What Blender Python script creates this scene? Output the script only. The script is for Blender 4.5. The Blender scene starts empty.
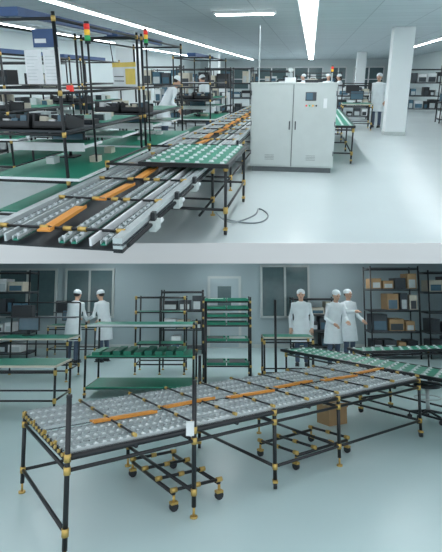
import bpy, bmesh, math, random
from mathutils import Vector, Matrix
random.seed(7)
scene=bpy.context.scene
scene.view_settings.view_transform='Standard'
scene.view_settings.look='None'

# ------------------------------------------------------------------ materials
MATS={}
def mat(name,col,rough=.5,metal=0.,var=.06,scale=8.,emit=0.,bump=0.):
    if name in MATS: return MATS[name]
    m=bpy.data.materials.new(name); m.use_nodes=True
    nt=m.node_tree; b=nt.nodes['Principled BSDF']
    b.inputs['Roughness'].default_value=rough
    b.inputs['Metallic'].default_value=metal
    tc=nt.nodes.new('ShaderNodeTexCoord'); n=nt.nodes.new('ShaderNodeTexNoise')
    n.inputs['Scale'].default_value=scale; n.inputs['Detail'].default_value=3
    nt.links.new(tc.outputs['Object'],n.inputs['Vector'])
    r=nt.nodes.new('ShaderNodeValToRGB')
    r.color_ramp.elements[0].position=.3; r.color_ramp.elements[1].position=.7
    r.color_ramp.elements[0].color=tuple(c*(1-var) for c in col)+(1,)
    r.color_ramp.elements[1].color=tuple(min(1,c*(1+var)) for c in col)+(1,)
    nt.links.new(n.outputs['Fac'],r.inputs['Fac'])
    nt.links.new(r.outputs['Color'],b.inputs['Base Color'])
    if emit>0:
        b.inputs['Emission Color'].default_value=tuple(col)+(1,)
        b.inputs['Emission Strength'].default_value=emit
    if bump>0:
        bp=nt.nodes.new('ShaderNodeBump'); bp.inputs['Strength'].default_value=bump
        nt.links.new(n.outputs['Fac'],bp.inputs['Height']); nt.links.new(bp.outputs['Normal'],b.inputs['Normal'])
    MATS[name]=m; return m
def tilemat(name,c1,c2,line,w,h,rough=.6,mortar=.012):
    m=bpy.data.materials.new(name); m.use_nodes=True
    nt=m.node_tree; b=nt.nodes['Principled BSDF']; b.inputs['Roughness'].default_value=rough
    tc=nt.nodes.new('ShaderNodeTexCoord'); br=nt.nodes.new('ShaderNodeTexBrick')
    br.offset=0; br.inputs['Scale'].default_value=1
    br.inputs['Brick Width'].default_value=w; br.inputs['Row Height'].default_value=h
    br.inputs['Mortar Size'].default_value=mortar
    br.inputs['Color1'].default_value=tuple(c1)+(1,); br.inputs['Color2'].default_value=tuple(c2)+(1,)
    br.inputs['Mortar'].default_value=tuple(line)+(1,)
    nt.links.new(tc.outputs['Object'],br.inputs['Vector']); nt.links.new(br.outputs['Color'],b.inputs['Base Color'])
    MATS[name]=m; return m
BLACK=mat('black_coated_pipe',(.010,.012,.015),.35)
DARK=mat('dark_plastic',(.018,.021,.026),.45)
CHAR=mat('charcoal_panel',(.05,.06,.07),.5)
BRASS=mat('brass_connector',(.62,.42,.13),.35,.6)
ALU=mat('aluminium_rail',(.56,.61,.62),.35,.3)
WHEEL=mat('white_roller',(.74,.79,.80),.4)
SILV=mat('steel_roller',(.50,.55,.57),.32,.5)
GREYW=mat('grey_roller',(.26,.30,.32),.45)
ORANGE=mat('orange_slide',(.80,.33,.06),.45)
GREEN=mat('green_mat',(.015,.21,.14),.5)
GREEN2=mat('green_tray',(.02,.27,.17),.42)
WHITE=mat('white_paint',(.80,.83,.84),.5)
CAB=mat('cabinet_grey',(.54,.59,.58),.45,var=.02)
CAB2=mat('cabinet_shadow_gap',(.14,.16,.17),.6)
PAPER=mat('paper',(.80,.82,.84),.8)
BLUE=mat('blue_sign',(.04,.09,.22),.5)
YEL=mat('yellow_sign',(.85,.62,.12),.5)
RED=mat('red_lamp',(.75,.04,.03),.3,emit=.3)
YLAMP=mat('amber_lamp',(.9,.5,.05),.3,emit=.3)
GLAMP=mat('green_lamp',(.05,.5,.15),.3)
COAT=mat('white_coat',(.76,.82,.85),.8,var=.05)
SKIN=mat('skin',(.62,.38,.27),.55)
TROU=mat('blue_trousers',(.08,.11,.17),.8)
HAIR=mat('black_hair',(.012,.01,.01),.5)
LIP=mat('lips',(.4,.12,.1),.5)
CARD=mat('cardboard',(.42,.27,.14),.85)
BEIGE=mat('beige_top',(.62,.58,.48),.6)
GLASS=mat('window_glass',(.10,.16,.17),.12)
SCREEN=mat('monitor_screen',(.08,.16,.22),.15)
FLA=mat('floor_epoxy_upper',(.70,.77,.78),.22,var=.03,scale=.6)
FLB=mat('floor_epoxy_lower',(.56,.71,.72),.33,var=.05,scale=.6)
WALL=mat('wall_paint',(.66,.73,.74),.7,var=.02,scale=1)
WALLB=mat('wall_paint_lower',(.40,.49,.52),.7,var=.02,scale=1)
COLM=mat('column_paint',(.80,.84,.85),.6,var=.02,scale=1)
EDGE=mat('slab_edge_paint',(.80,.77,.77),.7,var=.02,scale=1)
LAMP=mat('fluorescent_tube',(.93,.98,1.),.5,emit=16.)
CEIL=tilemat('ceiling_tiles',(.52,.60,.64),(.56,.64,.68),(.36,.43,.47),1.2,.6)

# ------------------------------------------------------------------ mesh builder
class MB:
    def __init__(s): s.bm=bmesh.new(); s.mats=[]
    def mi(s,m):
        if m not in s.mats: s.mats.append(m)
        return s.mats.index(m)
    def box(s,lo,hi,m,T=None,bev=0):
        i=s.mi(m)
        vs=[s.bm.verts.new((x,y,z)) for x in (lo[0],hi[0]) for y in (lo[1],hi[1]) for z in (lo[2],hi[2])]
        if T is not None:
            for v in vs: v.co=T@v.co
        for f in ((0,1,3,2),(4,6,7,5),(0,4,5,1),(2,3,7,6),(0,2,6,4),(1,5,7,3)):
            s.bm.faces.new([vs[k] for k in f]).material_index=i
    def tube(s,pts,rad,m,seg=8,ell=None):
        i=s.mi(m); pts=[Vector(p) for p in pts]
        if not isinstance(rad,(list,tuple)): rad=[rad]*len(pts)
        rings=[]
        for k,p in enumerate(pts):
            if k==0: d=pts[1]-p
            elif k==len(pts)-1: d=p-pts[k-1]
            else: d=(pts[k+1]-p).normalized()+(p-pts[k-1]).normalized()
            d.normalize()
            a=Vector((0,0,1)) if abs(d.z)<.9 else Vector((0,1,0))
            x=d.cross(a).normalized(); y=d.cross(x).normalized()
            rings.append([s.bm.verts.new(p+rad[k]*(math.cos(t)*x+math.sin(t)*y)) for t in [2*math.pi*j/seg for j in range(seg)]])
        for a,b in zip(rings,rings[1:]):
            for j in range(seg):
                f=s.bm.faces.new((a[j],a[(j+1)%seg],b[(j+1)%seg],b[j])); f.material_index=i; f.smooth=True
        for r in (rings[0],rings[-1]):
            s.bm.faces.new(r).material_index=i
    def cyl(s,p,q,r,m,seg=8): s.tube([p,q],r,m,seg)
    def loft(s,rings,m,seg=16,fn=None):
        i=s.mi(m); R=[]
        for c,rx,ry in rings:
            ring=[]
            for j in range(seg):
                t=2*math.pi*j/seg
                p=Vector((c[0]+rx*math.cos(t),c[1]+ry*math.sin(t),c[2]))
                if fn: p=fn(p)
                ring.append(s.bm.verts.new(p))
            R.append(ring)
        for a,b in zip(R,R[1:]):
            for j in range(seg):
                f=s.bm.faces.new((a[j],a[(j+1)%seg],b[(j+1)%seg],b[j])); f.material_index=i; f.smooth=True
        s.bm.faces.new(R[0]).material_index=i; s.bm.faces.new(R[-1]).material_index=i
    def ell(s,c,r,m,fn=None,seg=14):
        i=s.mi(m)
        g=bmesh.ops.create_uvsphere(s.bm,u_segments=seg,v_segments=seg//2+2,radius=1)
        for v in g['verts']:
            p=Vector((v.co.x*r[0]+c[0],v.co.y*r[1]+c[1],v.co.z*r[2]+c[2]))
            v.co=fn(p) if fn else p
        for f in {f for v in g['verts'] for f in v.link_faces}: f.material_index=i; f.smooth=True
    def obj(s,name,M=None,parent=None,org=None,bevel=0):
        bmesh.ops.recalc_face_normals(s.bm,faces=s.bm.faces)
        me=bpy.data.meshes.new(name)
        if org is not None:
            o=Vector(org)
            for v in s.bm.verts: v.co-=o
        s.bm.to_mesh(me); s.bm.free()
        for m in s.mats: me.materials.append(m)
        ob=bpy.data.objects.new(name,me); scene.collection.objects.link(ob)
        if parent: ob.parent=parent
        MM=M if M is not None else Matrix.Identity(4)
        if org is not None: MM=MM@Matrix.Translation(Vector(org))
        if parent is None: ob.matrix_world=MM
        if bevel:
            b=ob.modifiers.new('bevel','BEVEL'); b.width=bevel; b.segments=2; b.limit_method='ANGLE'
        return ob

# ------------------------------------------------------------------ the two storeys
f=500.; P=235.; EA=1.6; EB=1.75
thA=math.atan((P-77)/f); thB=math.atan((P-288)/f)
MA=Matrix.Rotation(-math.radians(9.85),4,'Z')                      # production-line axes, upper storey
TILT=thA-thB
MBB=Matrix.Translation((0,0,EA))@Matrix.Rotation(-TILT,4,'X')@Matrix.Translation((0,0,-EB))  # lower storey
I4=Matrix.Identity(4)

def joint(b,p,axis='z',r=.026,l=.035):
    p=Vector(p); d={'x':Vector((l,0,0)),'y':Vector((0,l,0)),'z':Vector((0,0,l))}[axis] if isinstance(axis,str) else Vector(axis)*l
    b.cyl(p-d,p+d,r,BRASS,8)
def caster(b,x,y,z=0):
    b.cyl((x,y,z+.07),(x,y,z+.12),.012,BRASS,6)
    b.box((x-.022,y-.03,z+.055),(x+.022,y+.03,z+.075),BRASS)
    b.cyl((x-.015,y,z+.036),(x+.015,y,z+.036),.036,DARK,12)
def foot(b,x,y,z=0):
    b.cyl((x,y,z),(x,y,z+.015),.03,BRASS,10); b.cyl((x,y,z+.015),(x,y,z+.09),.01,BRASS,6)

def tower_parts(b,x,y,z,n=3,r=.03):
    cols=[GLAMP,YLAMP,RED][-n:]; h=r*1.7
    b.cyl((x,y,z),(x,y,z+r),r,DARK,10)
    for k,c in enumerate(cols):
        b.cyl((x,y,z+r+k*h*1.1),(x,y,z+r+k*h*1.1+h),r,c,12)
    b.cyl((x,y,z+r+n*h*1.1),(x,y,z+r*1.6+n*h*1.1),r*.85,DARK,10)
def signal_tower(M,x,y,z,base=None,n=3,name='signal_tower'):
    b=MB()
    if base is not None: b.cyl((x,y,base),(x,y,z),.012,BLACK,8)
    tower_parts(b,x,y,z,n)
    return b.obj(name,M,org=(x,y,base if base is not None else z))

# -------------------- UPPER STOREY shell
b=MB(); b.box((-16,4.8,-.218),(18,46,0),FLA); b.obj('floor')
b=MB(); b.box((-16,4.785,-.218),(18,4.8,0.0),EDGE); b.obj('trim_1')
b=MB(); b.box((-9,3.6,2.9),(6.6,42,3.0),CEIL); b.obj('ceiling',MA)
b=MB(); b.box((-9.1,5.2,0),(-9,42,2.9),WALL); b.obj('wall_left',MA)
b=MB(); b.box((6.5,6.2,0),(6.6,42,2.9),WALL); b.obj('wall_right',MA)
b=MB(); b.box((-9,42,0),(6.6,42.15,2.9),WALL); b.obj('wall_back',MA)
for k,(u0,u1) in enumerate([(-7.5,-5),(-4.4,-2.),(-1.4,.8),(1.4,2.6),(3.2,5.4)]):
    b=MB(); b.box((u0,41.93,.7 if k!=3 else .0),(u1,41.99,2.3),GLASS)
    for uu in (u0,(u0+u1)/2,u1): b.box((uu-.05,41.9,.7 if k!=3 else 0),(uu+.05,41.99,2.35),WHITE)
    b.box((u0,41.9,2.28),(u1,41.99,2.38),WHITE); b.box((u0,41.9,1.4),(u1,41.99,1.46),WHITE)
    b.obj('window_%d'%(k+1),MA)
# light fittings: observed ones, plus rows added for light
def strip(M,u,w0,w1,wd,z,n=1):
    b=MB(); b.box((u-wd/2-.04,w0,z-.05),(u+wd/2+.04,w1,z),WHITE)
    w=w0+.03
    while w<w1-.3:
        b.box((u-wd/2,w,z-.065),(u+wd/2,min(w+2.36,w1-.03),z-.05),LAMP); w+=2.42
    b.obj('fluorescent_ceiling_light',M,org=(u,(w0+w1)/2,z))
strip(MA,-.13,5,40,.30,2.9)
strip(MA,-4.5,5,40,.14,2.9)
strip(MA,4.3,5,30,.12,2.9)  # row not observed, added to help light the hall
strip(MA,-7.6,6,36,.16,2.9)  # another added lamp row, for light on the left side
b=MB(); b.box((-2.1,11.1,2.85),(-.8,11.35,2.9),WHITE); b.box((-2.05,11.13,2.83),(-.85,11.32,2.85),LAMP); b.obj('fluorescent_ceiling_light',MA)
# columns
for (u,w,s) in ((2.42,15.5,.56),(2.62,30,.5),(-5.6,15.6,.6),(-5.6,30,.6)):
    b=MB(); b.box((u-s/2,w-s/2,0),(u+s/2,w+s/2,2.9),COLM); b.box((u-s/2-.015,w-s/2-.015,0),(u+s/2+.015,w+s/2+.015,.1),CAB)
    b.obj('square_column',MA,org=(u,w,0),bevel=.01)

# -------------------- roller conveyor of the upper storey (along w)
def track(b,p0,d,L,n,rail=ALU,wheel=WHEEL,step=.06,z=0,wd=.03,rw=.36,hz=.006,bed=GREYW):
    """straight skate-wheel track from p0 along unit vector d"""
    p0=Vector(p0); d=Vector(d).normalized(); side=Vector((-d.y,d.x,0))
    T=Matrix((( side.x,d.x,0,p0.x),(side.y,d.y,0,p0.y),(0,0,1,p0.z),(0,0,0,1)))
    b.box((-wd,0,-.02),(-wd+.006,L,.008),rail,T); b.box((wd-.006,0,-.02),(wd,L,.008),rail,T)
    b.box((-wd,0,-.022),(wd,L,-.012),bed,T)
    k=step/2
    while k<L:
        c=T@Vector((0,k,hz)); b.cyl(c-side*(wd*.65),c+side*(wd*.65),step*rw,wheel,8); k+=step
def conveyorA():
    b=MB(); z=.65; u0,u1=-2.0,-1.10; w0,w1=2.7,24.
    # side beams
    for u in (u0,u1):
        b.box((u-.03,w0,z-.04),(u+.03,w1,z+.03),ALU)
        b.box((u-.034,w0,z-.02),(u+.034,w1,z-.005),CHAR)
        b.box((u-.03,w0,z-.065),(u+.03,w1,z-.04),BLACK)
    b.box((u1-.18,w0,z-.03),(u1-.165,w1,z+.02),PAPER)
    b.box((u0+.155,w0,z-.03),(u0+.17,w1,z+.02),ALU)
    for u in (u0+.085,u0+.23,u0+.54,u0+.62,u1-.09):
        track(b,(u,w0,z),(0,1,0),11.5,0,wheel=SILV,step=.085,wd=.020,rw=.2,hz=.0,bed=GREEN)
        b.box((u-.025,w0+11.5,z-.02),(u+.025,w1,z+.012),GREYW)
    b.box((u0+.02,w0,z-.055),(u1-.02,w1,z-.045),DARK)
    # orange guide slides, staggered
    w=w0+.1; k=0
    while w<15:
        L=.62; off=.02*((k%3)-1)
        T=Matrix.Translation((u0+.39+off,w,z+.012))@Matrix.Rotation(math.radians(-3 if k%2 else 3),4,'Z')
        b.box((-.045,0,0),(.045,L,.012),ORANGE,T); b.box((.04,0,.012),(.045,L,.025),ORANGE,T)
        w+=.86; k+=1
    # cross bars with brass joints
    w=w0+.15; 
    while w<w1:
        b.cyl((u0,w,z-.06),(u1,w,z-.06),.012,BLACK)
        b.cyl((u0+.05,w+.02,z+.02),(u1-.05,w+.02,z+.02),.010,BLACK,6)
        for u in (u0+.05,u0+.34,u0+.50,u1-.3,u1-.04): joint(b,(u,w+.02,z+.02),'x',.017,.028)
        w+=.82
    # legs
    w=5.75
    while w<w1:
        for u in (u0,u1):
            b.cyl((u,w,.06),(u,w,z-.05),.016,BLACK); foot(b,u,w); joint(b,(u,w,.2),'z'); joint(b,(u,w,z-.1),'z')
        b.cyl((u0,w,.2),(u1,w,.2),.014,BLACK)
        w+=1.4
    for u in (u0,u1): b.cyl((u,5.0,.2),(u,w1,.2),.014,BLACK)
    # side frame, drive motors and junction boxes on the aisle side
    b.cyl((u1+.05,w0+.05,z-.03),(u1+.05,8.3,z-.03),.014,BLACK)
    for w in (3.2,3.85,4.5,7.4):
        b.box((u1+.035,w,z-.08),(u1+.085,w+.12,z-.01),CAB); b.cyl((u1+.06,w+.12,z-.05),(u1+.06,w+.22,z-.05),.02,WHITE,14)
        b.box((u1+.04,w+.03,z-.01),(u1+.07,w+.08,z+.05),DARK)
    return b.obj('roller_conveyor_line',MA)
conveyorA()

# -------------------- skate wheel tables: green bed with white wheels showing through
def wheel_table(name,M,u0,u1,w0,w1,z,legs,step=.105,cast=True,zl=.2,wr=.024,base=GREEN2,zb=.08,along=.15):
    b=MB()
    b.box((u0,w0,z-.03),(u1,w1,z-.004),base)
    for u in (u0,u1): b.box((u-.018,w0-.02,z-.04),(u+.018,w1+.02,z+.004),BLACK)
    for w in (w0,w1): b.box((u0,w-.018,z-.04),(u1,w+.018,z+.004),BLACK)
    nu=max(2,int((u1-u0)/step)); 
    for i in range(nu):
        u=u0+(i+.5)*(u1-u0)/nu
        w=w0+.07+(i%2)*along*.5
        while w<w1-.04:
            b.box((u-.026,w-.035,z-.014),(u+.026,w+.035,z-.001),ALU)
            b.cyl((u-.018,w,z-.008),(u+.018,w,z-.008),wr,WHEEL,12); w+=along
    for (u,w) in legs:
        b.cyl((u,w,.09),(u,w,z-.02),.016,BLACK); joint(b,(u,w,zl)); joint(b,(u,w,z-zb-.005)); 
        (caster if cast else foot)(b,u,w)
    us=sorted({l[0] for l in legs}); ws=sorted({l[1] for l in legs})
    for w in ws: b.cyl((us[0],w,zl),(us[-1],w,zl),.014,BLACK); b.cyl((us[0],w,z-zb),(us[-1],w,z-zb),.014,BLACK)
    for u in us: b.cyl((u,ws[0],zl),(u,ws[-1],zl),.014,BLACK); b.cyl((u,ws[0],z-zb),(u,ws[-1],z-zb),.014,BLACK)
    return b.obj(name,M,org=((u0+u1)/2,(w0+w1)/2,0))
wheel_table('skate_wheel_table',MA,-1.72,-.80,4.98,6.5,.755,[(-.82,5.0),(-.82,6.48),(-2.1,5.02),(-2.1,6.48)],step=.115,zb=.032,zl=.27,along=.2)
wheel_table('skate_wheel_table',MA,.12,.84,9.9,15.2,.72,[(u,w) for u in (.14,.82) for w in (9.92,11.6,13.4,15.1)],step=.14,along=.25)

# -------------------- control cabinet
def cabinet():
    b=MB(); u0,u1,w0,w1,H=-1.01,.43,8.82,9.45,1.485
    b.box((u0+.03,w0+.04,0),(u1-.03,w1-.03,.09),CAB2)
    b.box((u0,w0,.09),(u1,w1,H),CAB)
    mid=(u0+u1)/2
    b.box((u0-.01,w0-.01,H),(u1+.01,w1+.01,H+.025),CAB)
    b.box((mid-.006,w0-.004,.1),(mid+.006,w0+.01,H),CAB2)
    for a,c in ((u0+.02,mid-.012),(mid+.012,u1-.02)):
        b.box((a,w0-.02,.12),(c,w0+.001,H-.02),CAB)
        for k in range(4): b.box((a+.24,w0-.022,.22+k*.025),(a+.40,w0-.019,.226+k*.025),CAB2)
    b.box((mid-.06,w0-.04,.74),(mid-.04,w0-.018,.88),CHAR); b.box((mid+.04,w0-.04,.74),(mid+.06,w0-.018,.88),CHAR)
    # controls on right door
    b.box((mid+.2,w0-.026,1.22),(mid+.38,w0-.018,1.36),CHAR); b.box((mid+.215,w0-.03,1.235),(mid+.32,w0-.025,1.345),SCREEN)
    for k,c in enumerate((RED,GLAMP,YLAMP,DARK)):
        b.cyl((mid+.22+k*.055,w0-.018,1.14),(mid+.22+k*.055,w0-.04,1.14),.015,c,10)
    b.box((mid+.5,w0-.03,1.1),(mid+.56,w0-.018,1.26),WHITE)
    for z in (.3,.8,1.3): b.cyl((u0+.012,w0-.012,z),(u0+.012,w0-.012,z+.08),.01,CAB2); b.cyl((u1-.012,w0-.012,z),(u1-.012,w0-.012,z+.08),.01,CAB2)
    # small boxes, pole and lamp on the roof
    b.box((mid-.16,w0+.12,H+.025),(mid+.02,w0+.3,H+.11),WHITE); b.cyl((mid-.07,w0+.2,H+.11),(mid-.07,w0+.2,H+.24),.012,ALU)
    b.box((mid-.11,w0+.17,H+.2),(mid-.03,w0+.23,H+.26),CAB)
    b.box((mid+.18,w0+.15,H+.025),(mid+.4,w0+.4,H+.07),DARK)
    b.cyl((u1-.1,w0+.2,H+.02),(u1-.1,w0+.2,H+.18),.01,ALU,8); tower_parts(b,u1-.1,w0+.2,H+.18,2,.022)
    b.cyl((u0+.1,w0+.3,H+.02),(u0+.1,w0+.3,H+.95),.011,ALU,8)
    return b.obj('control_cabinet',MA,org=((u0+u1)/2,(w0+w1)/2,0),bevel=.003)
cabinet()

# -------------------- workstations (left of the line)
def workstation(name,M,u0,u1,w0,w1,zt,H,papers=True,seed=1,bins=99):
    r=random.Random(seed); b=MB()
    for u in (u0,u1):
        for w in (w0,w1):
            b.cyl((u,w,.05),(u,w,H),.018,BLACK); foot(b,u,w)
            for z in (.2,zt-.05,1.05,1.45,H-.06): joint(b,(u,w,z),'z',.022,.025)
    for z in (.2,zt-.05,1.05,1.45,H-.06):
        for u in (u0,u1): b.cyl((u,w0,z),(u,w1,z),.015,BLACK)
        for w in (w0,w1): b.cyl((u0,w,z),(u1,w,z),.015,BLACK)
    b.box((u0+.01,w0-.03,zt-.03),(u1+.14,w1-.05,zt-.005),PAPER)
    b.box((u0+.03,w0-.01,zt-.005),(u1+.12,w1-.08,zt+.002),GREEN2)
    b.box((u0+.02,w0+.05,.215),(u1-.02,w1-.1,.23),GREEN2)
    # light shelf with green mat
    b.box((u0,w0+.55,.84),(u1-.05,w0+1.05,.87),PAPER); b.box((u0,w0+.53,.81),(u1-.05,w0+.55,.90),PAPER)
    b.box((u0+.02,w0+.57,.87),(u1-.07,w0+1.03,.876),GREEN2)
    b.box((u0,w1-.75,.84),(u1,w1-.1,.865),PAPER); b.box((u0+.02,w1-.73,.865),(u1-.02,w1-.12,.87),GREEN2)
    # upper shelf with sloping black bins
    b.box((u0,w0+.1,1.06),(u1,w1-.1,1.08),CHAR)
    b.box((u0+.02,w0+1.0,1.08),(u1-.02,w1-.12,1.086),GREEN2)
    b.box((u0,w0+.1,1.46),(u1,w0+.5,1.475),WHITE)
    w=w0+.15; n=0
    while w<w1-.5 and n<bins:
        T=Matrix.Translation((u0+.06,w,1.10))@Matrix.Rotation(math.radians(-14),4,'X')
        for k in range(2):
            a=k*.42
            b.box((a,0,0),(a+.38,.4,.02),DARK,T); b.box((a,0,0),(a+.02,.4,.15),DARK,T); b.box((a+.36,0,0),(a+.38,.4,.15),DARK,T)
            b.box((a,.38,0),(a+.38,.4,.2),DARK,T); b.box((a,0,0),(a+.38,.02,.07),DARK,T)
            for q in range(3): b.box((a+.05+q*.1,.05,.02),(a+.12+q*.1,.30,.09+.06*r.random()),r.choice([PAPER,BEIGE,CHAR,SCREEN]),T)
        w+=.55; n+=1
    # small instruments on the shelf and the desk
    w+=.1
    while w<w1-.3:
        u=u0+.08
        while u<u1-.2:
            wd=r.uniform(.1,.25); h=r.uniform(.05,.16)
            if r.random()<.7:
                b.box((u,w,1.08),(u+wd,w+.2,1.08+h),r.choice([DARK,PAPER,BEIGE,ALU])); b.box((u+.02,w-.004,1.09),(u+wd-.02,w,1.07+h),r.choice([SCREEN,CHAR,PAPER]))
            u+=wd+.08
        w+=.5
    for q in range(4):
        u=u0+.15+r.random()*.6; w=w0+.3+r.random()*(w1-w0-.8)
        b.box((u,w,zt),(u+.1,w+.14,zt+.03+r.random()*.05),r.choice([DARK,PAPER,BEIGE]))
    # monitor
    b.box((u0+.2,w0+1.2,zt),(u0+.4,w0+1.4,zt+.02),DARK); b.cyl((u0+.3,w0+1.3,zt),(u0+.3,w0+1.3,zt+.2),.02,DARK)
    b.box((u0+.08,w0+1.27,zt+.12),(u0+.52,w0+1.31,zt+.44),DARK); b.box((u0+.1,w0+1.265,zt+.14),(u0+.5,w0+1.272,zt+.42),SCREEN)
    # overhead lamp box
    b.box(((u0+u1)/2-.1,w0,H-.03),((u0+u1)/2+.1,w1,H+.05),BLUE)
    b.box(((u0+u1)/2-.06,w0+.1,H-.045),((u0+u1)/2+.06,w1-.1,H-.03),WHITE)
    if papers:
        b.box((u1-.46,w0+.22,1.53),(u1-.28,w0+.225,1.86),PAPER); b.box((u1-.26,w0+.22,1.53),(u1-.08,w0+.225,1.86),PAPER)
        for q in range(8):
            for s in (u1-.44,u1-.24): b.box((s,w0+.217,1.57+q*.032),(s+.07+.06*r.random(),w0+.22,1.575+q*.032),ALU)
        b.box((u1-.34,w0+.2,1.88),(u1-.08,w0+.205,2.05),BLUE); b.box((u1-.32,w0+.195,1.92),(u1-.2,w0+.2,1.96),PAPER)
        b.box((u1-.03,w0+.2,1.46),(u1+.03,w0+.24,1.52),RED)
    return b.obj(name,M,org=((u0+u1)/2,(w0+w1)/2,0))
workstation('assembly_workstation',MA,-3.3,-2.4,4.7,7.05,.62,2.18,True,1,1)
workstation('assembly_workstation',MA,-3.3,-2.4,7.25,9.5,.62,2.18,False,2,1)
workstation('assembly_workstation',MA,-3.3,-2.4,12.3,14.6,.62,2.1,False,3,1)
workstation('assembly_workstation',MA,-5.6,-4.7,7.4,9.7,.66,2.0,False,4,1)
workstation('assembly_workstation',MA,-5.6,-4.7,10.2,12.4,.66,2.0,False,5,1)
# notice board clipped to the second bay, facing the aisle
b=MB()
T=Matrix.Translation((-2.34,5.95,1.5))@Matrix.Rotation(math.radians(-38),4,'Z')
b.box((0,0,0),(.5,.012,.26),PAPER,T); b.box((.0,-.004,.21),(.5,0,.26),YEL,T); b.box((.28,-.004,.02),(.48,0,.19),YEL,T); b.box((.03,-.004,.05),(.24,0,.06),CHAR,T); b.box((.03,-.004,.1),(.24,0,.11),CHAR,T)
b.cyl(T@Vector((.02,.0,.26)),T@Vector((-.03,0,.5)),.006,BLACK)
b.obj('notice_board',MA)
signal_tower(MA,-2.32,5.25,1.93,.7)
signal_tower(MA,-2.3,7.15,2.02,.7)

# second parallel line further left + side line
def simple_line(name,M,u0,u1,w0,w1,z):
    b=MB()
    for u in (u0,u1): b.box((u-.03,w0,z-.05),(u+.03,w1,z+.03),ALU)
    w=w0+.03
    while w<w1: b.cyl((u0+.03,w,z),(u1-.03,w,z),.024,GREYW,6); w+=.09
    w=w0+.1
    while w<w1+.01:
        for u in (u0,u1): b.cyl((u,w,.05),(u,w,z-.05),.018,BLACK); foot(b,u,w)
        b.cyl((u0,w,.22),(u1,w,.22),.014,BLACK); w+=1.3
    return b.obj(name,M,org=((u0+u1)/2,(w0+w1)/2,0))
simple_line('roller_conveyor',MA,-4.4,-3.75,7.4,15.6,.72)
simple_line('roller_conveyor',MA,-.75,-.2,10.2,22,.72)

def rack(name,M,u0,u1,w0,w1,H,n,fill,seed,dens=.85):
    r=random.Random(seed); b=MB()
    for u in (u0,u1):
        for w in (w0,w1): b.cyl((u,w,0),(u,w,H),.02,BLACK,6)
    for k in range(n):
        z=.15+k*(H-.2)/(n-1)
        b.box((u0,w0,z-.012),(u1,w1,z+.012),CHAR)
        for u in (u0,u1): b.cyl((u,w0,z-.03),(u,w1,z-.03),.014,BLACK,6)
        for w in (w0,w1): b.cyl((u0,w,z-.03),(u1,w,z-.03),.014,BLACK,6)
        if k<n-1 or fill is None:
            u=u0+.04; hh=(H-.2)/(n-1)
            while u<u1-.2:
                wd=r.uniform(.16,.4); h=hh*r.uniform(.35,.8)
                if r.random()<dens:
                    m=r.choice(fill or [DARK,CHAR,WHITE])
                    u2=min(u+wd,u1-.03)
                    b.box((u,w0+.04,z+.012),(u2,w1-.05,z+.012+h),m)
                    b.box((u+.03,w0+.035,z+.03),(u2-.03,w0+.04,z+.012+h*.6),r.choice([CHAR,ALU,SCREEN]))
                u+=wd+.05
    return b.obj(name,M,org=((u0+u1)/2,(w0+w1)/2,0))
E1=[DARK,CHAR,DARK,BEIGE,SCREEN,WHITE]
k=0
for (u0,u1,w,H) in ((-4.4,-2.6,16.8,1.9),(-6.8,-4.6,18,2.0),(-2.,-.9,25.5,1.9),(-4.5,-2.5,22,2.0),(-8.6,-6.2,12,2.0),(-8.6,-6.2,9,2.0),
                    (-.7,1.2,24.5,1.7),(1.0,2.2,20.5,1.35),(-3.5,-1.2,30,2.),(-.5,1.8,33,1.9),(-8,-5,26,2.),(4.6,6.3,19.5,2.0),(5.2,6.3,15.5,2.1),(3.9,6.2,26,2.0)):
    rack('equipment_rack',MA,u0,u1,w,w+.6,H,4,E1,20+k); k+=1
# low benches
def bench(name,M,u0,u1,w0,w1,z,top=GREEN,H=None):
    b=MB()
    b.box((u0-.02,w0-.02,z-.03),(u1+.02,w1+.02,z),BEIGE if top==GREEN else top); b.box((u0,w0,z),(u1,w1,z+.004),top)
    for u in (u0,u1):
        for w in (w0,w1): b.cyl((u,w,.04),(u,w,z-.03),.018,BLACK,6); foot(b,u,w); joint(b,(u,w,.2)); joint(b,(u,w,z-.1))
        b.cyl((u,w0,.2),(u,w1,.2),.014,BLACK,6)
    for w in (w0,w1): b.cyl((u0,w,.2),(u1,w,.2),.014,BLACK,6); b.cyl((u0,w,z-.1),(u1,w,z-.1),.014,BLACK,6)
    if H:
        for u in (u0,u1): b.cyl((u,w1,z),(u,w1,H),.018,BLACK,6)
        b.box((u0,w1-.3,H-.3),(u1,w1,H-.28),CHAR); b.cyl((u0,w1,H),(u1,w1,H),.016,BLACK,6)
        b.box((u0+.1,w1-.25,H-.28),(u0+.5,w1-.05,H-.05),DARK)
        # monitor on stand
        b.box((u0+.35,w1-.32,z+.004),(u0+.55,w1-.16,z+.02),DARK); b.cyl((u0+.45,w1-.22,z),(u0+.45,w1-.22,z+.15),.02,DARK)
        b.box((u0+.24,w1-.25,z+.1),(u0+.66,w1-.21,z+.38),DARK); b.box((u0+.26,w1-.255,z+.12),(u0+.64,w1-.249,z+.36),SCREEN)
    return b.obj(name,M,org=((u0+u1)/2,(w0+w1)/2,0))
bench('work_bench',MA,1.0,1.9,16.6,17.4,.8,GREEN,1.4)
bench('work_bench',MA,.2,1.4,27,27.9,.8,GREEN,1.5)

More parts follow.
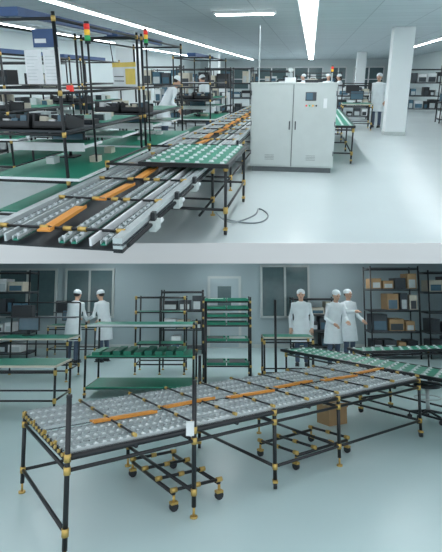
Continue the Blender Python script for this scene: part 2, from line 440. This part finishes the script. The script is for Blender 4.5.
# hose on floor
cu=bpy.data.curves.new('air_hose','CURVE'); cu.dimensions='3D'; cu.bevel_depth=.009; cu.bevel_resolution=2
pts=[(-.95,5.15,.2),(-.86,5.3,.02),(-.7,5.55,.011),(-.55,5.9,.011),(-.62,6.2,.011),(-.45,6.0,.011),(-.4,5.6,.011),(-.6,5.35,.011),(-.95,5.6,.011)]
sp=cu.splines.new('NURBS'); sp.points.add(len(pts)-1)
for p,q in zip(sp.points,pts): p.co=(*q,1)
sp.use_endpoint_u=True; sp.order_u=4
cu.materials.append(GREYW); ho=bpy.data.objects.new('air_hose',cu); scene.collection.objects.link(ho); ho.matrix_world=MA

# ------------------------------------------------------------------ people
def person(M,x,y,face,lean=0.,arms='work',scale=1.,cap=True,turn=0.,z0=0.):
    e=bpy.data.objects.new('technician_in_white_coat',None); scene.collection.objects.link(e)
    e.matrix_world=M@Matrix.Translation((x,y,z0))@Matrix.Rotation(math.radians(face),4,'Z')@Matrix.Scale(scale,4)
    hip=Vector((0,0,.93))
    def up(p):
        p=Vector(p)
        t=min(1,max(0,(p.z-.85)/.2))
        Rr=Matrix.Rotation(-math.radians(lean)*t,4,'X')
        return hip+(Rr@(p-hip))
    def child(b,n,vox,m):
        o=b.obj(n,None,parent=e)
        if vox:
            r=o.modifiers.new('r','REMESH'); r.mode='VOXEL'; r.voxel_size=vox; r.use_smooth_shade=True
            s=o.modifiers.new('s','SMOOTH'); s.iterations=4; s.factor=.5
        return o
    if arms=='work': A=[((.19,0,1.37),(.25,.07,1.10),(.17,.30,1.04)),((-.19,0,1.37),(-.25,.09,1.11),(-.15,.33,1.10))]
    elif arms=='down': A=[((.19,0,1.37),(.245,-.02,1.09),(.24,.05,.84)),((-.19,0,1.37),(-.245,-.02,1.09),(-.24,.06,.84))]
    else: A=[((.19,0,1.37),(.24,.2,1.2),(.2,.43,1.22)),((-.19,0,1.37),(-.25,.05,1.09),(-.2,.26,1.0))]
    b=MB()
    b.loft([((0,.0,.52),.235,.175),((0,0,.7),.215,.16),((0,0,.9),.19,.145),((0,0,1.08),.165,.12),((0,0,1.25),.185,.125),((0,0,1.36),.19,.118),((0,0,1.42),.14,.095),((0,0,1.455),.075,.07)],COAT,20,up)
    for s,el,wr in A: b.tube([up((s[0]*.75,0,1.37)),up(s),up(el),up(wr)],[.062,.062,.05,.04],COAT,12)
    child(b,'coat',.013,COAT)
    b=MB()
    for sx in (1,-1):
        b.tube([(sx*.08,0,.92),(sx*.095,.005,.72),(sx*.1,.02,.48),(sx*.1,-.005,.28),(sx*.1,-.01,.07)],[.088,.08,.06,.056,.05],TROU,12)
    b.loft([((0,0,.84),.15,.1),((0,0,.95),.15,.1)],TROU,14)
    child(b,'trousers',.013,TROU)
    b=MB()
    for sx in (1,-1):
        b.ell((sx*.105,.05,.045),(.048,.13,.045),DARK); b.box((sx*.105-.045,-.07,0),(sx*.105+.045,.16,.02),DARK)
    child(b,'shoes',None,DARK)
    Rt=Matrix.Rotation(math.radians(turn),4,'Z')
    hb=lambda p: up(Rt@Vector(p))
    b=MB(); 
    b.tube([up((0,0,1.40)),up((0,.005,1.50)),up((0,.01,1.56))],[.056,.05,.05],SKIN,12)
    b.ell((0,.01,1.605),(.075,.092,.105),SKIN,hb,18); b.ell((0,.045,1.545),(.05,.05,.045),SKIN,hb)
    b.tube([hb((0,.098,1.625)),hb((0,.122,1.59)),hb((0,.10,1.578))],[.009,.015,.012],SKIN,8)
    for sx in (1,-1): b.ell((sx*.078,.0,1.6),(.012,.02,.032),SKIN,hb)
    child(b,'head',.007,SKIN)
    b=MB()
    for sx in (1,-1): b.ell((sx*.03,.094,1.612),(.013,.008,.008),HAIR,hb)
    b.ell((0,.098,1.553),(.022,.008,.006),LIP,hb)
    child(b,'eyes_and_mouth',None,HAIR)
    b=MB(); b.ell((0,-.022,1.625),(.083,.088,.088),HAIR,hb,18); child(b,'hair',None,HAIR)
    if cap:
        b=MB(); b.ell((0,-.018,1.655),(.094,.104,.078),COAT,hb,18); b.loft([((0,-.01,1.625),.092,.1),((0,-.01,1.65),.095,.104)],COAT,18,hb); child(b,'cap',None,COAT)
    b=MB()
    for (s,el,wr),sx in zip(A,(1,-1)):
        w=up(wr); d=(w-up(el)).normalized(); side=d.cross(Vector((0,0,1))); side=side.normalized() if side.length>.1 else Vector((1,0,0))
        nrm=side.cross(d).normalized()
        b.tube([w-d*.03,w,w+d*.03,w+d*.075,w+d*.095],[.026,.026,.034,.036,.02],SKIN,10)
        for k,l in enumerate((.062,.072,.068,.052)):
            o=w+d*.08+side*(k-1.5)*.020
            b.tube([o,o+d*l*.45,o+d*l*.8-nrm*.016,o+d*l-nrm*.034],[.0095,.009,.0085,.007],SKIN,6)
        o=w+d*.03-side*sx*.03
        b.tube([o,o-side*sx*.022+d*.03,o-side*sx*.022+d*.062-nrm*.01],[.012,.0105,.008],SKIN,6)
    child(b,'hands',None,SKIN)
    return e
# upper storey people
pA=lambda X,Y:(.985*X-.171*Y,.171*X+.985*Y)
for (X,Y,fc,ln,ar,sc) in ((-1.34,12.,-60,32,'work',1.0),(-.35,15.6,60,25,'work',1.),(5.15,17.,160,4,'down',1.),(4.4,21.5,-170,3,'down',1.),(5.05,22,90,8,'work',1.),(3.6,22.9,100,0,'down',1)):
    u,w=pA(X,Y); person(MA,u,w,fc,ln,ar,sc)

# ------------------------------------------------------------------ LOWER STOREY
M=MBB
b=MB(); b.box((-7,-1,-.15),(7,15,0),FLB); b.obj('floor',M)
b=MB(); b.box((-7,6.9,2.72),(7,15,2.8),CEIL); b.obj('ceiling',M)
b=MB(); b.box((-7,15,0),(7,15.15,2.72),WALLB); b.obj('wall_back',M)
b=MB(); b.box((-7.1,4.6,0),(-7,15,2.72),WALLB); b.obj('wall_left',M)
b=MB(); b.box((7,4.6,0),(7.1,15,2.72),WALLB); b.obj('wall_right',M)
b=MB(); b.box((-7,14.97,0),(7,15,.1),CAB); b.obj('baseboard_back',M)
for k,(x0,x1,z0,z1) in enumerate([(-6.6,-4.9,.9,2.3),(-4.6,-3.2,.9,2.3),(1.2,2.6,.9,2.4)]):
    b=MB(); b.box((x0,14.93,z0),(x1,14.99,z1),GLASS)
    for xx in (x0,(x0+x1)/2,x1): b.box((xx-.03,14.9,z0-.03),(xx+.03,14.99,z1+.03),CAB)
    for zz in (z0,z1): b.box((x0,14.9,zz-.03),(x1,14.99,zz+.03),CAB)
    b.obj('window_%d'%(k+6),M)
b=MB(); b.box((-.4,14.93,0),(.6,14.99,2.1),CAB); b.box((-.32,14.92,.03),(.52,14.94,2.03),WALLB); b.box((-.1,14.91,1.1),(.3,14.93,1.8),GLASS); b.cyl((.42,14.92,1.0),(.42,14.86,1.0),.02,ALU)
b.obj('door_1',M)
strip(M,-3.2,7.2,14.6,.14,2.72); strip(M,0,7.2,14.6,.14,2.72); strip(M,3.2,7.2,14.6,.14,2.72)  # unseen ceiling lamps, added to light the back of this room

# main table: long roller-track assembly line table
P0=Vector((-1.0,3.39,0)); av=Vector((math.cos(math.radians(39.1)),math.sin(math.radians(39.1)),0)); bv=Vector((math.cos(math.radians(122.5)),math.sin(math.radians(122.5)),0))
def Q(s,t,z): return P0+av*s+bv*t+Vector((0,0,z))
def main_table():
    b=MB(); z=.68; L=4.33; W=1.325
    for t in (0,W): b.cyl(Q(0,t,z-.03),Q(L,t,z-.03),.018,BLACK); b.cyl(Q(0,t,z-.11),Q(L,t,z-.11),.014,BLACK)
    nT=14
    for i in range(nT):
        t=.05+i*(W-.10)/(nT-1)
        if i in (6,): continue
        track(b,Q(0,t,z),av,L,0,rail=ALU,wheel=SILV if i%2 else WHEEL,step=.062,wd=.024 if i%2 else .020,rw=.26,hz=.002,bed=CHAR)
    # orange slides
    s=.35;k=0
    while s<L-.4:
        c=Q(s,.56+.025*((k%2)*2-1),z+.02)
        ang=math.atan2(av.y,av.x)+math.radians(3 if k%2 else -3)
        T=Matrix.Translation(c)@Matrix.Rotation(ang,4,'Z')
        b.box((0,-.045,0),(.56,.045,.010),ORANGE,T); b.box((0,-.045,.010),(.56,-.040,.024),ORANGE,T)
        s+=.70;k+=1
    ss=[0,.5,1.02,1.45,1.9,2.35,2.8,3.3,3.8,L]
    for s in ss:
        b.cyl(Q(s,-.02,z-.045),Q(s,W+.02,z-.045),.016,BLACK)
        if s not in (0,):
            b.cyl(Q(s,0,z+.026),Q(s,W,z+.026),.008,BLACK,6)
        for t in (.02,.3,.62,.95,W-.02):
            c=Q(s,t,z-.01 if s==0 else z+.024); b.cyl(c-bv*.022,c+bv*.022,.015,BRASS,8)
    for i in range(nT): 
        t=.05+i*(W-.10)/(nT-1); c=Q(-.012,t,z-.02); b.cyl(c,c-av*.015,.014,BRASS,8)
    legs=[0,1.02,1.9,2.8,L]
    for j,s in enumerate(legs):
        for t in (0,W):
            top=z
            if t==0 and j in (0,1): top=1.03
            if t==W and j in (2,): top=1.0
            p=Q(s,t,0); b.cyl(Q(s,t,.08),Q(s,t,top),.018,BLACK)
            for zz in (.19,z-.11,z-.03): joint(b,Q(s,t,zz),'z',.024,.025)
            if j in (2,4): caster(b,p.x,p.y)
            else: foot(b,p.x,p.y)
        b.cyl(Q(s,0,.19),Q(s,W,.19),.015,BLACK)
        b.cyl(Q(s,0,z-.11),Q(s,W,z-.11),.014,BLACK)
    for t in (W,): b.cyl(Q(0,t,.19),Q(L,t,.19),.014,BLACK)
    b.cyl(Q(1.9,0,.19),Q(L,0,.19),.014,BLACK)
    for s in (1.98,3.1):
        b.cyl(Q(s,W,z-.1),Q(s,W,1.6),.016,BLACK); joint(b,Q(s,W,z-.03))
    c=Q(.97,-.02,z-.02); b.box((c.x-.03,c.y-.04,z-.05),(c.x+.03,c.y,z+.05),WHITE)
    c=Q(0,0,1.03); b.cyl(c,c+Vector((0,0,.02)),.02,DARK)
    return b.obj('roller_track_table',M,org=P0)
main_table()

# dotted skate wheel line crossing behind the table end
Mx=M@Matrix.Translation((2.62,6.05,0))@Matrix.Rotation(math.radians(28),4,'Z')
wheel_table('skate_wheel_table',Mx,.0,.62,-2.2,3.3,.68,[(u,w) for u in (.02,.6) for w in (-2.1,-.4,1.4,3.2)],step=.13,along=.19)
wheel_table('skate_wheel_table',M@Matrix.Translation((2.3,9.2,0))@Matrix.Rotation(math.radians(-78),4,'Z'),0,.55,0,3.2,.68,[(u,w) for u in (.02,.53) for w in (.1,1.6,3.1)],step=.15,along=.18)

# low wheeled dollies below the table
def dolly(x,y,ang,L,W):
    b=MB(); z=.13
    for t in (-W/2,W/2): b.cyl((-L/2,t,z),(L/2,t,z),.016,BLACK)
    for s in (-L/2,-L/6,L/6,L/2):
        b.cyl((s,-W/2,z+.03),(s,W/2,z+.03),.014,BLACK)
        for t in (-W/2,0,W/2): b.cyl((s,t-.025,z+.03),(s,t+.025,z+.03),.021,BRASS)
    for s in (-L/2,L/2):
        for t in (-W/2,W/2): caster(b,s,t); 
    return b.obj('wheeled_dolly',M@Matrix.Translation((x,y,0))@Matrix.Rotation(math.radians(ang),4,'Z'))
dolly(-.42,4.62,122,.85,.42)
dolly(.88,5.5,39,.8,.5)
b=MB(); b.box((-.15,-.12,0),(.15,.12,.24),CARD); b.box((-.15,-.01,.24),(.15,.01,.242),BEIGE); b.box((-.15,-.12,.24),(.15,-.115,.3),CARD,Matrix.Translation((0,-.02,-.03))); b.obj('cardboard_box',M@Matrix.Translation((1.45,6.75,0))@Matrix.Rotation(.5,4,'Z'))
# stool
b=MB(); b.cyl((0,0,.44),(0,0,.49),.17,DARK,24); b.cyl((0,0,.1),(0,0,.44),.025,ALU,10)
for k in range(5):
    a=k*2*math.pi/5; x,y=.24*math.cos(a),.24*math.sin(a); b.tube([(0,0,.13),(x,y,.09)],[.02,.014],DARK); b.cyl((x,y-.012,.03),(x,y+.012,.03),.03,DARK,10); b.cyl((x,y,.03),(x,y,.09),.01,DARK,6)
b.tube([(.17*math.cos(t/10*math.pi*2),.17*math.sin(t/10*math.pi*2),.3) for t in range(11)],.008,ALU,6)
b.obj('lab_stool',M@Matrix.Translation((2.75,6.85,0)))

# three-level mat cart
def mat_cart(name,x0,x1,y0,y1,lv,H,seed=0,mats=GREEN,fill=1,M=M):
    r=random.Random(seed); b=MB()
    for x in (x0,x1):
        for y in (y0,y1):
            b.cyl((x,y,.09),(x,y,H),.018,BLACK); caster(b,x,y)
            for z in lv: joint(b,(x,y,z-.02),'z',.022,.025)
    for z in lv:
        for x in (x0,x1): b.cyl((x,y0,z-.02),(x,y1,z-.02),.015,BLACK)
        for y in (y0,y1): b.cyl((x0,y,z-.02),(x1,y,z-.02),.015,BLACK)
        b.box((x0+.02,y0+.01,z-.012),(x1-.02,y1-.01,z),mats)
        b.box((x0,y0-.012,z-.03),(x1,y0,z+.008),mats)
    b.box((x0,y0-.015,lv[-1]-.02),(x1,y0,lv[-1]+.012),ALU)
    for li in range(1,1+fill):
      for k in range(9):
        z=lv[li]; x=x0+.08+k*(x1-x0-.2)/9
        b.box((x,y0+.08,z),(x+.12,y1-.1,z+.05+.03*r.random()),r.choice([GREEN2,GREEN,GREEN2]))
    return b.obj(name,M,org=((x0+x1)/2,(y0+y1)/2,0))
mat_cart('shelf_cart',-2.18,-.44,8.2,9.1,(.17,.66,1.15),1.2,1,GREEN2)
def tray_rack(x0,x1,y0,y1,H,lv,seed):
    r=random.Random(seed); b=MB()
    for x in (x0,x1):
        for y in (y0,y1): b.cyl((x,y,.09),(x,y,H),.018,BLACK); caster(b,x,y)
    for z in lv:
        for x in (x0,x1): b.cyl((x,y0,z-.015),(x,y1,z-.015),.014,BLACK,6)
        for y in (y0,y1): b.cyl((x0,y,z-.015),(x1,y,z-.015),.014,BLACK,6); 
        for x in (x0,x1): joint(b,(x,y0,z-.015),'z',.022,.022)
        n=2
        for k in range(n):
            a=x0+.02+k*(x1-x0-.04)/n; c=a+(x1-x0-.04)/n-.02
            b.box((a,y0+.01,z),(c,y1-.01,z+.015),GREEN2); b.box((a,y0+.01,z),(c,y0+.02,z+.05),GREEN2); b.box((a,y0,z),(a+.01,y1,z+.05),GREEN2); b.box((c-.01,y0,z),(c,y1,z+.05),GREEN2); b.box((a,y1-.02,z),(c,y1-.01,z+.05),GREEN2)
            if r.random()<.6: b.box((a+.05,y0+.06,z+.015),(c-.05,y1-.06,z+.045),r.choice([WHITE,GREEN,CHAR]))
    return b.obj('green_tray_rack',M,org=((x0+x1)/2,(y0+y1)/2,0))
tray_rack(-.33,.56,9.6,10.2,1.58,(.3,.75,1.05,1.2,1.35,1.5),3)
def open_rack(x0,x1,y0,y1,H,lv):
    b=MB()
    for x in (x0,(x0+x1)/2,x1):
        for y in (y0,y1): b.cyl((x,y,.05),(x,y,H),.018,BLACK); foot(b,x,y)
    for z in lv:
        for y in (y0,y1): b.cyl((x0,y,z),(x1,y,z),.015,BLACK)
        for x in (x0,x1): b.cyl((x,y0,z),(x,y1,z),.015,BLACK); joint(b,(x,y0,z))
    b.box((x0,y0,lv[1]),(x1,y1,lv[1]+.01),GREEN2)
    b.box((x0,y0,lv[3]),(x1,y1,lv[3]+.01),GREEN2)
    b.box((x0+.1,y0+.1,lv[2]),(x0+.5,y1-.1,lv[2]+.05),GREEN2)
    return b.obj('open_pipe_rack',M,org=((x0+x1)/2,(y0+y1)/2,0))
open_rack(-1.75,-.75,10.4,11.,1.58,(.2,.6,.95,1.25,1.55))
bench('work_bench',M,-3.7,-2.3,7.1,7.8,.68,GREEN)
bench('work_bench',M,-4.3,-2.9,9.6,10.4,.8,GREEN,1.45)
bench('work_bench',M,.8,1.7,9.4,9.9,.85,GREEN)
bench('work_bench',M,-4.4,-3.2,12.9,13.5,.8,GREEN,1.4)
rack('equipment_rack',M,-6.4,-4.8,12.6,13.2,2.2,5,[CHAR,DARK,BEIGE,WHITE,SCREEN],71,.8)
rack('equipment_rack',M,-1.6,-.5,13.6,14.2,1.7,4,E1,72)
rack('storage_shelf',M,3.75,4.95,12.6,13.2,2.3,5,[CARD,CHAR,CARD,DARK,BEIGE],73,.85)
rack('storage_shelf',M,5.2,6.4,12.6,13.2,2.2,5,[CHAR,BEIGE,CHAR,DARK],74,.7)
rack('storage_shelf',M,2.0,3.2,14.0,14.6,1.5,4,[DARK,CHAR,BEIGE],75)
for (x,y,fc,ln,ar) in ((1.84,11.6,170,6,'down'),(2.52,11.4,200,14,'work'),(3.0,11.9,-150,0,'reach'),(-3.5,12.,-20,12,'work'),(-2.8,12.2,60,14,'work')):
    person(M,x,y,fc,ln,ar)

# ------------------------------------------------------------------ world + camera
w=bpy.data.worlds.new('world'); scene.world=w; w.use_nodes=True
bg=w.node_tree.nodes['Background']; bg.inputs['Color'].default_value=(.87,.95,1,1); bg.inputs['Strength'].default_value=1.25
cam=bpy.data.cameras.new('camera'); co=bpy.data.objects.new('camera',cam); scene.collection.objects.link(co)
co.location=(0,0,EA); co.rotation_euler=(math.pi/2-thA,0,0)
cam.lens=f/552*36; cam.sensor_width=36; cam.shift_y=-(276-P)/552; cam.clip_start=.05; cam.clip_end=200
scene.camera=co
